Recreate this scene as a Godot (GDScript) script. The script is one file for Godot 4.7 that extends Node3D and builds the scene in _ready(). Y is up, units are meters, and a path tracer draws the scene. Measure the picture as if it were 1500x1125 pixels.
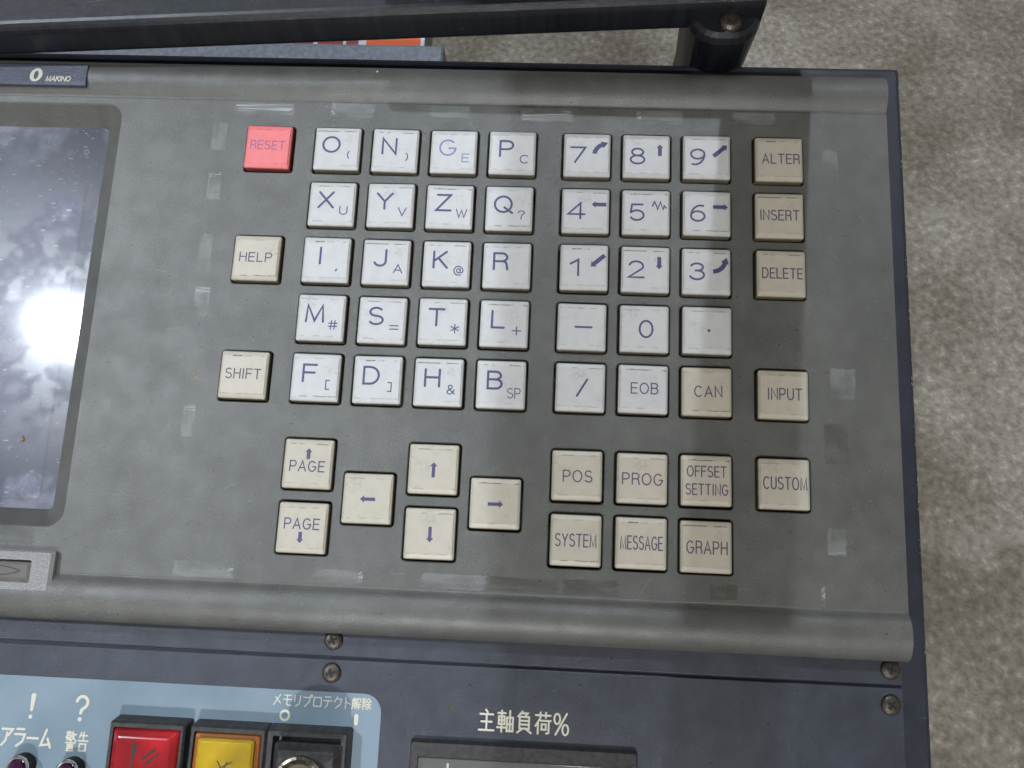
extends Node3D
# A machine-tool operator panel seen from close by. Everything on the panel is measured in millimetres on the
# panel's own axes (x right, y up the panel, z out of it), and set down tilted on its console over a workshop floor.

const TILT := 15.0            # degrees between the panel and the horizontal
const HEIGHT := 0.95          # metres from the floor to the middle of the keypad
var PB: Basis                 # the panel's axes in the world
var rng := RandomNumberGenerator.new()
var mats := {}
var glyphs := {}
var wide := {}
var taken := {}


func _ready() -> void:
	rng.seed = 20240611
	var t := deg_to_rad(TILT)
	PB = Basis(Vector3(1, 0, 0), Vector3(0, sin(t), -cos(t)), Vector3(0, cos(t), sin(t)))

	# ---------------------------------------------------------------- camera, air, lamps
	var cam := Camera3D.new()
	cam.name = "camera"
	cam.fov = 47.2416
	cam.near = 0.02
	cam.far = 60.0
	var cb := Basis(Vector3(0.99827, 0.04495, -0.038), Vector3(-0.03633, 0.97847, 0.20316), Vector3(0.04632, -0.20143, 0.97841)).orthonormalized()
	add_child(cam)
	cam.transform = Transform3D(PB * cb, spot(Vector3(5.88, -68.69, 246.7)))
	cam.current = true

	var env := Environment.new()
	env.background_mode = Environment.BG_COLOR
	env.background_color = Color(0.275, 0.268, 0.25).linear_to_srgb()
	env.tonemap_mode = Environment.TONE_MAPPER_LINEAR
	env.tonemap_exposure = 0.95
	env.sdfgi_enabled = true
	env.ssao_enabled = true
	env.ssil_enabled = true
	var we := WorldEnvironment.new()
	we.name = "workshop_air"
	we.environment = env
	add_child(we)

	ceiling_lamp(Vector3(-1822, 728, 2858), 5.0, Color(0.91, 0.95, 1.0), "round workshop ceiling lamp reflected in the dusty screen", 0.07, 32.0)
	ceiling_lamp(Vector3(140, 1900, 2750), 2.8, Color(0.91, 0.95, 1.0), "round workshop ceiling lamp high behind the console", 0.09, 8.0)
	ceiling_lamp(Vector3(-250, -2100, 2800), 5.6, Color(0.97, 0.97, 0.97), "round workshop ceiling lamp behind the photographer", 0.09, 8.0)

	make_materials()
	make_glyphs()

	# ---------------------------------------------------------------- large structure
	workshop_floor()
	machine_cover()
	console_housing()
	guard_frame()
	canopy()
	keyboard_unit()
	switch_panel()
	crumbs()


# ------------------------------------------------------------------ placing and naming
func spot(mm: Vector3) -> Vector3:
	return Vector3(0, HEIGHT, 0) + PB * (mm * 0.001)


func thing(called: String, label: String, category: String, at := Vector3.ZERO, group := "") -> Node3D:
	var o := Node3D.new()
	o.name = called
	add_child(o, true)
	o.transform = Transform3D(PB, spot(at))
	tag(o, label, category, group)
	return o


func tag(o: Node, label: String, category := "", group := "") -> void:
	if label:
		o.set_meta("label", label)
	if category:
		o.set_meta("category", category)
	if group:
		o.set_meta("group", group)


func part(called: String, st: SurfaceTool, m: Material, parent: Node, at := Vector3.ZERO, label := "") -> MeshInstance3D:
	return put(called, done(st), m, parent, at, label)


func put(called: String, mesh: Mesh, m: Material, parent: Node, at := Vector3.ZERO, label := "") -> MeshInstance3D:
	var o := MeshInstance3D.new()
	var key := str(parent.get_instance_id()) + called
	taken[key] = taken.get(key, -1) + 1
	o.name = called if taken[key] == 0 else "%s_%03d" % [called, taken[key]]
	o.mesh = mesh
	o.material_override = m
	o.position = at * 0.001
	parent.add_child(o, true)
	if label:
		o.set_meta("label", label)
	return o


# ------------------------------------------------------------------ shapes (millimetres)
func begin() -> SurfaceTool:
	var st := SurfaceTool.new()
	st.begin(Mesh.PRIMITIVE_TRIANGLES)
	st.set_smooth_group(-1)
	st.set_color(Color.WHITE)
	return st


func done(st: SurfaceTool) -> ArrayMesh:
	st.generate_normals()
	return st.commit()


func vert(st: SurfaceTool, p: Vector3, uv := Vector2.INF) -> void:
	st.set_uv(Vector2((p.x + 360.0) / 480.0, (100.0 - p.y) / 240.0) if uv == Vector2.INF else uv)
	st.set_uv2(Vector2((p.x + 360.0) / 480.0, (100.0 - p.y) / 240.0))
	st.add_vertex(p * 0.001)


func tri(st: SurfaceTool, a: Vector3, b: Vector3, c: Vector3) -> void:   # counter-clockwise from outside
	vert(st, a)
	vert(st, c)
	vert(st, b)


func quad(st: SurfaceTool, a: Vector3, b: Vector3, c: Vector3, d: Vector3) -> void:
	tri(st, a, b, c)
	tri(st, a, c, d)


func rrect(hx: float, hy: float, r: float, n := 5, cx := 0.0, cy := 0.0) -> PackedVector2Array:
	var out := PackedVector2Array()
	for k in 4:
		var sx: float = [1, -1, -1, 1][k]
		var sy: float = [1, 1, -1, -1][k]
		for i in n:
			var a: float = deg_to_rad(90.0 * k + 90.0 * i / (n - 1))
			out.append(Vector2(cx + sx * (hx - r) + r * cos(a), cy + sy * (hy - r) + r * sin(a)))
	return out


func ring_at(outline: PackedVector2Array, z: float) -> PackedVector3Array:
	var out := PackedVector3Array()
	for p in outline:
		out.append(Vector3(p.x, p.y, z))
	return out


func circle(r: float, n := 28, cx := 0.0, cy := 0.0) -> PackedVector2Array:
	var out := PackedVector2Array()
	for i in n:
		out.append(Vector2(cx + r * cos(TAU * i / n), cy + r * sin(TAU * i / n)))
	return out


func loft(st: SurfaceTool, rings: Array, top := true, bottom := false) -> void:   # rings from low to high, each counter-clockwise
	for k in rings.size() - 1:
		var a: PackedVector3Array = rings[k]
		var b: PackedVector3Array = rings[k + 1]
		var n := a.size()
		for i in n:
			var j := (i + 1) % n
			quad(st, a[i], a[j], b[j], b[i])
	if top:
		fan(st, rings[-1], false)
	if bottom:
		fan(st, rings[0], true)


func fan(st: SurfaceTool, ring: PackedVector3Array, flip: bool) -> void:
	var c := Vector3.ZERO
	for p in ring:
		c += p
	c /= ring.size()
	for i in ring.size():
		var j := (i + 1) % ring.size()
		if flip:
			tri(st, c, ring[j], ring[i])
		else:
			tri(st, c, ring[i], ring[j])


func slab(st: SurfaceTool, x0: float, x1: float, y0: float, y1: float, z0: float, z1: float, r := 0.5, bevel := 0.3, n := 4) -> void:
	var cx := (x0 + x1) / 2.0
	var cy := (y0 + y1) / 2.0
	var hx := (x1 - x0) / 2.0
	var hy := (y1 - y0) / 2.0
	loft(st, [ring_at(rrect(hx, hy, r, n, cx, cy), z0), ring_at(rrect(hx, hy, r, n, cx, cy), z1 - bevel),
		ring_at(rrect(hx - bevel * 0.3, hy - bevel * 0.3, maxf(r - bevel * 0.3, 0.05), n, cx, cy), z1 - bevel * 0.3),
		ring_at(rrect(hx - bevel, hy - bevel, maxf(r - bevel, 0.05), n, cx, cy), z1)], true, true)


func lathe(st: SurfaceTool, profile: Array, n := 32, top := true, bottom := false) -> void:   # [radius, z] from low to high
	var rings := []
	for p in profile:
		rings.append(ring_at(circle(p[0], n), p[1]))
	loft(st, rings, top, bottom)


func sheet(st: SurfaceTool, poly: PackedVector2Array, z: float) -> void:
	var ids := Geometry2D.triangulate_polygon(poly)
	for i in range(0, ids.size(), 3):
		var a := poly[ids[i]]
		var b := poly[ids[i + 1]]
		var c := poly[ids[i + 2]]
		if (b - a).cross(c - a) < 0:
			var s := b
			b = c
			c = s
		tri(st, Vector3(a.x, a.y, z), Vector3(b.x, b.y, z), Vector3(c.x, c.y, z))


func collar(st: SurfaceTool, outer: PackedVector2Array, inner: PackedVector2Array, z: float) -> void:   # flat ring between two outlines of as many points
	for i in outer.size():
		var j := (i + 1) % outer.size()
		quad(st, Vector3(outer[i].x, outer[i].y, z), Vector3(outer[j].x, outer[j].y, z), Vector3(inner[j].x, inner[j].y, z), Vector3(inner[i].x, inner[i].y, z))


func pit(st: SurfaceTool, outline: PackedVector2Array, z0: float, z1: float) -> void:   # walls of a hole, seen from inside
	for i in outline.size():
		var j := (i + 1) % outline.size()
		quad(st, Vector3(outline[i].x, outline[i].y, z1), Vector3(outline[j].x, outline[j].y, z1), Vector3(outline[j].x, outline[j].y, z0), Vector3(outline[i].x, outline[i].y, z0))


func bar_between(st: SurfaceTool, a: Vector3, b: Vector3, outline: PackedVector2Array) -> void:
	var d := (b - a).normalized()
	var u := (Vector3(0, 1, 0) - d * d.y).normalized()
	var v := u.cross(d)
	var ra := PackedVector3Array()
	var rb := PackedVector3Array()
	for p in outline:
		ra.append(a + v * p.x + u * p.y)
		rb.append(b + v * p.x + u * p.y)
	loft(st, [ra, rb], true, true)


# ------------------------------------------------------------------ lettering: pen strokes with round ends
func stroke(st: SurfaceTool, pts: PackedVector2Array, w: float, z: float) -> void:
	var closed := pts.size() > 2 and pts[0].distance_to(pts[-1]) < 0.001
	var n := pts.size() - (1 if closed else 0)
	if n == 1:
		var dot := circle(w / 2.0, 14, pts[0].x, pts[0].y)
		sheet(st, dot, z)
		return
	var left := PackedVector2Array()
	var right := PackedVector2Array()
	for i in n:
		var before := pts[(i - 1 + n) % n]
		var after := pts[(i + 1) % n]
		var d0 := (pts[i] - before).normalized()
		var d1 := (after - pts[i]).normalized()
		if not closed and i == 0:
			d0 = d1
		if not closed and i == n - 1:
			d1 = d0
		var n0 := Vector2(-d0.y, d0.x)
		var n1 := Vector2(-d1.y, d1.x)
		var m := n0 + n1
		m = n0 if m.length() < 0.05 else m.normalized()
		var k := w / 2.0 / maxf(m.dot(n0), 0.42)
		left.append(pts[i] + m * k)
		right.append(pts[i] - m * k)
	for i in (n if closed else n - 1):
		var j := (i + 1) % n
		quad(st, V(left[i], z), V(right[i], z), V(right[j], z), V(left[j], z))
	if not closed:
		for e in 2:
			var c := pts[0] if e == 0 else pts[n - 1]
			var d := (pts[0] - pts[1]).normalized() if e == 0 else (pts[n - 1] - pts[n - 2]).normalized()
			var a0 := d.angle() - PI / 2.0
			for i in 6:
				var p := c + Vector2.from_angle(a0 + PI * i / 6.0) * w / 2.0
				var q := c + Vector2.from_angle(a0 + PI * (i + 1) / 6.0) * w / 2.0
				tri(st, V(c, z), V(p, z), V(q, z))


func V(p: Vector2, z: float) -> Vector3:
	return Vector3(p.x, p.y, z)


func strokes_of(path: String) -> Array:   # "x y x y arc cx cy rx ry from to; next stroke" in a box one unit high
	var out := []
	for s in path.split(";"):
		var pts := PackedVector2Array()
		var tok := s.strip_edges().split(" ", false)
		var i := 0
		while i < tok.size():
			if tok[i] == "a":
				var c := Vector2(float(tok[i + 1]), float(tok[i + 2]))
				var r := Vector2(float(tok[i + 3]), float(tok[i + 4]))
				var a0 := float(tok[i + 5])
				var a1 := float(tok[i + 6])
				var n := int(ceil(absf(a1 - a0) / 15.0))
				for k in n + 1:
					var an := deg_to_rad(lerpf(a0, a1, float(k) / n))
					var p := c + Vector2(r.x * cos(an), r.y * sin(an))
					if pts.is_empty() or pts[-1].distance_to(p) > 0.004:
						pts.append(p)
				i += 7
			else:
				var p := Vector2(float(tok[i]), float(tok[i + 1]))
				if pts.is_empty() or pts[-1].distance_to(p) > 0.004:
					pts.append(p)
				i += 2
		out.append(pts)
	return out


func text(st: SurfaceTool, what: String, at: Vector2, h: float, w: float, z: float, squeeze := 1.0, gap := 0.24, slant := 0.0) -> void:   # centred on at
	var total := 0.0
	for c in what:
		total += (wide.get(c, 0.7) * squeeze + gap) * h
	total -= gap * h
	var x := at.x - total / 2.0
	var lift := 0.0
	for c in what:
		if glyphs.has(c):
			for s in glyphs[c]:
				var pts := PackedVector2Array()
				for p in s:
					pts.append(Vector2(x + (p.x * squeeze + slant * (p.y - 0.5)) * h, at.y + (p.y - 0.5) * h))
				stroke(st, pts, w, z + lift)
				lift = fmod(lift + 0.012, 0.05)
		x += (wide.get(c, 0.7) * squeeze + gap) * h


func fitted(st: SurfaceTool, what: String, at: Vector2, h: float, w: float, z: float, across: float) -> void:   # lettering drawn out to a given width
	var total := -0.3
	for c in what:
		total += wide.get(c, 0.7) + 0.3
	var k := (across - w) / (total * h)
	text(st, what, at, h, w, z, k, 0.3 * k)


func make_glyphs() -> void:
	var g := {
		"A": [.76, "0 0 .38 1 .76 0; .13 .33 .63 .33"], "B": [.66, "0 .5 0 0 .38 0 a .38 .27 .28 .27 -90 90 0 .54; 0 .5 0 1 .36 1 a .36 .77 .25 .23 90 -90"],
		"C": [.76, "a .4 .5 .4 .5 48 312"], "D": [.72, "0 0 0 1 .3 1 a .3 .5 .42 .5 90 -90 0 0"], "E": [.6, ".6 1 0 1 0 0 .6 0; 0 .52 .54 .52"],
		"F": [.6, ".62 1 0 1 0 0; 0 .53 .54 .53"], "G": [.8, "a .4 .5 .4 .5 45 355 .47 .47"], "H": [.68, "0 0 0 1; .68 0 .68 1; 0 .53 .68 .53"],
		"I": [.12, ".06 0 .06 1"], "J": [.56, ".56 1 .56 .28 a .28 .28 .28 .28 0 -165"], "K": [.66, "0 0 0 1; .62 1 0 .4; .22 .6 .66 0"], "L": [.58, "0 1 0 0 .58 0"],
		"M": [.84, "0 0 .06 1 .42 .05 .78 1 .84 0"], "N": [.68, "0 0 0 1 .68 0 .68 1"], "O": [.84, "a .42 .5 .42 .5 90 450"], "P": [.64, "0 0 0 1 .36 1 a .36 .73 .28 .27 90 -90 0 .46"],
		"Q": [.84, "a .42 .5 .42 .5 90 450; .48 .3 .88 -.06"], "R": [.66, "0 0 0 1 .38 1 a .38 .75 .26 .25 90 -90 0 .5; .36 .5 a .42 .3 .2 .2 70 0 .66 0"],
		"S": [.68, "a .34 .755 .3 .245 35 265 a .35 .255 .33 .255 85 -150"], "T": [.72, "0 1 .72 1; .36 1 .36 0"], "U": [.66, "0 1 0 .33 a .33 .33 .33 .33 180 360 .66 1"],
		"V": [.72, "0 1 .36 0 .72 1"], "W": [.94, "0 1 .24 0 .47 .9 .7 0 .94 1"], "X": [.74, "0 0 .72 1; .02 1 .74 0"], "Y": [.76, "0 1 .38 .48 .76 1; .38 .48 .38 0"], "Z": [.72, ".04 1 .7 1 0 0 .72 0"],
		"0": [.72, "a .36 .5 .36 .5 90 450"], "1": [.4, "0 .72 .36 .98 .36 0"], "2": [.68, "a .34 .7 .32 .3 165 -30 0 0 .7 0"], "3": [.66, "a .32 .77 .28 .23 160 -80; .26 .55 a .32 .28 .33 .28 80 -160"],
		"4": [.78, ".58 0 .58 1 0 .28 .78 .28"], "5": [.66, ".6 1 .1 1 .04 .5 a .33 .31 .32 .31 145 -150"], "6": [.68, "a .34 .31 .32 .31 90 450; a .48 .31 .46 .69 75 180"], "7": [.7, "0 1 .7 1 .2 0"],
		"8": [.68, "a .34 .77 .27 .23 90 450; a .34 .27 .33 .27 90 450"], "9": [.68, "a .34 .69 .32 .31 90 450; a .2 .69 .46 .69 0 -105"],
		"-": [.8, "0 .5 .8 .5"], "/": [.55, "0 0 .55 1"], ".": [.1, ".05 .5"], ",": [.14, ".1 .22 .02 0"], "(": [.3, "a .5 .5 .45 .6 130 230"], ")": [.3, "a -.2 .5 .45 .6 50 -50"],
		"[": [.36, ".36 1 0 1 0 0 .36 0"], "]": [.36, "0 1 .36 1 .36 0 0 0"], "=": [.9, "0 .7 .9 .7; 0 .3 .9 .3"], "+": [.9, "0 .5 .9 .5; .45 .95 .45 .05"], "#": [.9, ".3 1 .24 0; .68 1 .62 0; 0 .68 .92 .68; 0 .32 .9 .32"],
		"*": [.86, ".43 1 .43 0; .02 .74 .84 .26; .02 .26 .84 .74"], "@": [1.0, "a .5 .5 .19 .24 0 360; .7 .74 .68 .4 a .82 .42 .14 .16 190 330 a .5 .5 .5 .52 0 300"],
		"&": [.8, ".82 .02 .2 .62 a .34 .8 .2 .2 215 -35 .12 .42 a .3 .22 .27 .22 120 290 .5 .06 .78 .5"], "?": [.6, "a .3 .74 .28 .26 180 -50 .3 .3; .3 .02"], "u": [.7, "a .35 .78 .34 .22 190 -70 .37 .35 .33 0"],
		"!": [.2, ".1 1 .1 .3; .1 .02"], "%": [.9, "a .2 .74 .18 .24 90 450; a .72 .24 .18 .24 90 450; .8 1 .12 0"], "~": [1.3, "0 .42 .2 1 .38 .5 .5 0 .76 1 1.02 0 1.12 .5 1.3 .2"],
		"主": [1.0, ".44 1 .56 .88; .1 .79 .9 .79; .18 .44 .82 .44; .04 .04 .96 .04; .5 .79 .5 .04"],
		"軸": [1.0, ".04 .88 .5 .88; .09 .72 .45 .72 .45 .36 .09 .36 .09 .72; .09 .54 .45 .54; 0 .2 .53 .2; .27 1 .27 0; .6 .68 .97 .68 .97 .04 .6 .04 .6 .68; .785 1 .785 .04; .6 .37 .97 .37"],
		"負": [1.0, ".38 1 .12 .76; .33 .92 .7 .92 .55 .77; .22 .75 .8 .75 .8 .2 .22 .2 .22 .75; .22 .57 .8 .57; .22 .39 .8 .39; .38 .18 .08 0; .62 .18 .94 0"],
		"荷": [1.0, ".04 .87 .96 .87; .33 1 .33 .76; .67 1 .67 .76; .3 .7 .04 .36; .19 .52 .19 0; .36 .62 .98 .62; .86 .62 .86 .06 .72 .02; .42 .45 .68 .45 .68 .2 .42 .2 .42 .45"],
		"ア": [1.0, ".05 .92 .95 .92 .62 .56; .5 .72 .45 .3 .14 0"], "ラ": [1.0, ".2 .96 .8 .96; .08 .66 .92 .66 .76 .25 .3 0"], "ー": [1.0, ".04 .48 .96 .48"], "ム": [1.0, ".5 1 .12 .1 .9 .18; .66 .5 .96 0"],
		"警": [1.0, ".05 .93 .5 .93; .18 1 .18 .86; .37 1 .37 .86; .15 .85 .04 .68; .14 .79 .48 .79 .46 .52; .14 .68 .34 .68 .34 .57 .14 .57 .14 .68; .65 1 .55 .76; .6 .86 .98 .86; .85 .86 .55 .5; .62 .76 .98 .5; .06 .41 .94 .41; .24 .31 .76 .31; .24 .22 .76 .22; .24 .13 .76 .13 .76 0 .24 0 .24 .13"],
		"告": [1.0, ".28 .97 .14 .72; .22 .82 .86 .82; .52 1 .52 .54; .04 .54 .96 .54; .22 .38 .8 .38 .8 .02 .22 .02 .22 .38"],
		"メ": [1.0, ".8 .95 .14 .03; .3 .72 .86 .2"], "モ": [1.0, ".15 .92 .85 .92; .05 .55 .95 .55; .45 .92 .45 .1 .55 .03 .9 .05"], "リ": [.9, ".15 .92 .15 .4; .75 .95 .75 .45 .6 .15 .3 0"],
		"プ": [1.0, ".05 .82 .8 .82 .7 .4 .25 0; a .93 .96 .1 .1 90 450"], "ロ": [1.0, ".1 .86 .9 .86 .9 .08 .1 .08 .1 .86"], "テ": [1.0, ".2 .95 .8 .95; .05 .62 .95 .62; .54 .62 .48 .25 .25 0"],
		"ク": [.95, ".4 1 .1 .55; .35 .82 .88 .82 .75 .35 .25 0"], "ト": [.8, ".25 1 .25 0; .25 .62 .8 .4"],
		"解": [1.0, ".25 1 .05 .76; .2 .9 .45 .9 .38 .77; .1 .76 .08 .2 .02 0; .1 .76 .48 .76 .48 .05; .1 .54 .48 .54; .1 .32 .48 .32; .28 .76 .28 .1; .55 .95 .95 .95 .92 .64 .84 .62; .72 .95 .55 .6; .62 .5 .55 .35; .6 .42 .96 .42; .52 .22 1 .22; .77 .55 .77 0"],
		"除": [1.0, ".08 1 .08 0; .08 .97 .32 .97 .18 .68 .34 .45 .3 .3 .15 .32; .66 1 .38 .68; .66 1 .98 .68; .5 .66 .83 .66; .42 .45 .95 .45; .67 .66 .67 .05 .58 .02; .52 .3 .4 .1; .8 .3 .95 .1"],
	}
	for c in g:
		wide[c] = g[c][0]
		glyphs[c] = strokes_of(g[c][1])


func arrow(st: SurfaceTool, at: Vector2, deg: float, size: float, shaft: float, head: float, z: float) -> void:
	var h := size / 2.0
	var poly := PackedVector2Array([Vector2(-h, -shaft / 2), Vector2(h - head * 0.55, -shaft / 2), Vector2(h - head * 0.55, -head / 2), Vector2(h, 0), Vector2(h - head * 0.55, head / 2), Vector2(h - head * 0.55, shaft / 2), Vector2(-h, shaft / 2)])
	var out := PackedVector2Array()
	for p in poly:
		out.append(at + p.rotated(deg_to_rad(deg)))
	sheet(st, out, z)


func bent_arrow(st: SurfaceTool, c: Vector2, r: float, a0: float, a1: float, shaft: float, head: float, z: float) -> void:
	var inner := PackedVector2Array()
	var outer := PackedVector2Array()
	for i in 9:
		var a := deg_to_rad(lerpf(a0, a1, i / 8.0))
		outer.append(c + Vector2.from_angle(a) * (r + shaft / 2))
		inner.append(c + Vector2.from_angle(a) * (r - shaft / 2))
	var e := Vector2.from_angle(deg_to_rad(a1))
	var fwd := Vector2(-e.y, e.x) * signf(a1 - a0)
	var poly := outer.duplicate()
	poly.append(c + e * (r + head / 2))
	poly.append(c + e * r + fwd * head * 0.8)
	poly.append(c + e * (r - head / 2))
	inner.reverse()
	poly.append_array(inner)
	sheet(st, poly, z)


# ------------------------------------------------------------------ materials
func plain(called: String, lin: Color, rough: float, spec := 0.5, metal := 0.0) -> StandardMaterial3D:
	var m := StandardMaterial3D.new()
	m.resource_name = called
	m.albedo_color = lin.linear_to_srgb()
	m.roughness = rough
	m.metallic_specular = spec
	m.metallic = metal
	m.uv1_scale = Vector3(8, 4, 1)
	mats[called] = m
	return m


func noise(freq: float, seed_: int, octaves := 4, kind := FastNoiseLite.TYPE_SIMPLEX_SMOOTH) -> FastNoiseLite:
	var n := FastNoiseLite.new()
	n.seed = seed_
	n.noise_type = kind
	n.frequency = freq
	n.fractal_octaves = octaves
	n.fractal_type = FastNoiseLite.FRACTAL_FBM
	return n


func noise_tex(freq: float, seed_: int, size := 512, octaves := 4, as_normal := false, bump := 4.0) -> NoiseTexture2D:
	var t := NoiseTexture2D.new()
	t.width = size
	t.height = size
	t.seamless = true
	t.noise = noise(freq, seed_, octaves)
	t.as_normal_map = as_normal
	t.bump_strength = bump
	return t


func wide_tex(freq: float, seed_: int, octaves := 4, as_normal := false, bump := 4.0) -> NoiseTexture2D:   # laid once over the whole panel
	var t := NoiseTexture2D.new()
	t.width = 2048
	t.height = 1024
	t.noise = noise(freq, seed_, octaves)
	t.as_normal_map = as_normal
	t.bump_strength = bump
	return t


func ramp(lo: Color, hi: Color) -> Gradient:
	var g := Gradient.new()
	g.set_color(0, lo)
	g.set_color(1, hi)
	g.set_offset(0, 0.2)
	g.set_offset(1, 0.8)
	return g


func grey(v: float) -> Color:
	return Color(v, v, v)


func shade_tex(freq: float, seed_: int, lo: Color, hi: Color, size := 512, octaves := 4) -> NoiseTexture2D:   # a seamless mottle between two colours
	var t := noise_tex(freq, seed_, size, octaves)
	var g := Gradient.new()
	g.set_color(0, lo)
	g.set_color(1, hi)
	g.set_offset(0, 0.2)
	g.set_offset(1, 0.8)
	t.color_ramp = g
	return t


func dirt_map(seed_: int, w: int, h: int, specks: int) -> ImageTexture:   # multiplies a paint: cloudy rubbed-in dirt, fine scratches and pale dust
	var im := Image.create(w, h, false, Image.FORMAT_RGB8)
	var a := noise(0.006, seed_, 5)
	var b := noise(0.03, seed_ + 1, 4)
	for y in h:
		for x in w:
			var v := 0.84 + 0.09 * a.get_noise_2d(x, y) + 0.07 * b.get_noise_2d(x, y)
			im.set_pixel(x, y, Color(v, v * 0.995, v * 0.98))
	for k in specks / 60:   # rubbed patches, some greasy and some pale
		var c := Vector2(rng.randf() * w, rng.randf() * h)
		var rx := rng.randf_range(6, 46)
		var ry := rng.randf_range(4, 22)
		var amount := rng.randf_range(-0.08, 0.06)
		for y in range(maxi(0, int(c.y - ry)), mini(h, int(c.y + ry))):
			for x in range(maxi(0, int(c.x - rx)), mini(w, int(c.x + rx))):
				var d := Vector2((x - c.x) / rx, (y - c.y) / ry).length()
				if d < 1.0:
					var t := amount * (1.0 - d) * clampf(0.6 + 1.5 * b.get_noise_2d(x * 2.0, y * 2.0), 0, 1.4)
					var q := im.get_pixel(x, y)
					im.set_pixel(x, y, Color(clampf(q.r + t, 0, 1), clampf(q.g + t, 0, 1), clampf(q.b + t * 0.95, 0, 1)))
	for k in specks:
		var x := rng.randi_range(2, w - 3)
		var y := rng.randi_range(2, h - 3)
		var bright := rng.randf() < 0.6
		var c := Color(1, 1, 1) if bright else Color(0.5, 0.47, 0.43)
		im.set_pixel(x, y, c)
		if rng.randf() < 0.3:
			im.set_pixel(x + 1, y, c)
	for k in specks / 40:
		var p := Vector2(rng.randf() * w, rng.randf() * h)
		var d := Vector2.from_angle(rng.randf() * TAU)
		for i in rng.randi_range(5, 26):
			var q := p + d * i
			if q.x >= 0 and q.y >= 0 and q.x < w and q.y < h:
				im.set_pixel(int(q.x), int(q.y), Color(0.97, 0.97, 0.97))
	return ImageTexture.create_from_image(im)


func cap_map(seed_: int) -> ImageTexture:   # wear on a key cap: grime along the two ridges and the rim, smudges, a few nicks
	var s := 176
	var im := Image.create(s, s, false, Image.FORMAT_RGB8)
	var r := RandomNumberGenerator.new()
	r.seed = seed_ * 77 + 5
	var a := noise(0.02, seed_, 4)
	var b := noise(0.045, seed_ + 40, 5)
	var ridge_up := r.randf_range(0.15, 0.95)
	var ridge_low := r.randf_range(0.1, 0.65)
	var smudge := Vector2(r.randf_range(0.1, 0.9), r.randf_range(0.0, 0.5))
	var strength := r.randf_range(0.0, 0.15)
	for y in s:
		for x in s:
			var u := (x + 0.5) / s
			var v := (y + 0.5) / s
			var n := a.get_noise_2d(x, y)
			var m := b.get_noise_2d(x, y)
			var dirt := 0.015 + 0.05 * clampf(n + 0.2, 0, 1)
			var edge: float = minf(minf(u, 1 - u), minf(v, 1 - v))
			dirt += 0.42 * exp(-edge / 0.012) + 0.10 * exp(-edge / 0.05) * clampf(0.6 + m, 0, 1)
			var wave := 0.008 * a.get_noise_2d(x * 1.3, 900)
			if u > 0.05 and u < 0.95:
				dirt += ridge_up * exp(-pow((v - 0.106 - wave) / (0.008 + 0.007 * absf(m)), 2)) * clampf(a.get_noise_2d(x * 0.9, 300) * 2.4 + 0.30, 0, 1)
				dirt += ridge_low * exp(-pow((v - 0.893 + wave) / 0.008, 2)) * clampf(a.get_noise_2d(x * 0.8, 500) * 2.4 + 0.2, 0, 1)
			dirt += strength * exp(-Vector2(u - smudge.x, (v - smudge.y) * 1.6).length_squared() / 0.03) * clampf(0.5 + 1.6 * m, 0, 1)
			dirt = clampf(dirt, 0, 0.9)
			im.set_pixel(x, y, Color(1, 1, 1).lerp(Color(0.36, 0.34, 0.27), dirt))
	for k in r.randi_range(0, 5):
		var p := Vector2i(r.randi_range(14, s - 15), r.randi_range(14, s - 15))
		var q := Vector2.from_angle(r.randf() * TAU)
		for i in r.randi_range(1, 6):
			im.set_pixel(p.x + int(q.x * i), p.y + int(q.y * i), Color(0.42, 0.42, 0.36))
	return ImageTexture.create_from_image(im)


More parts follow.
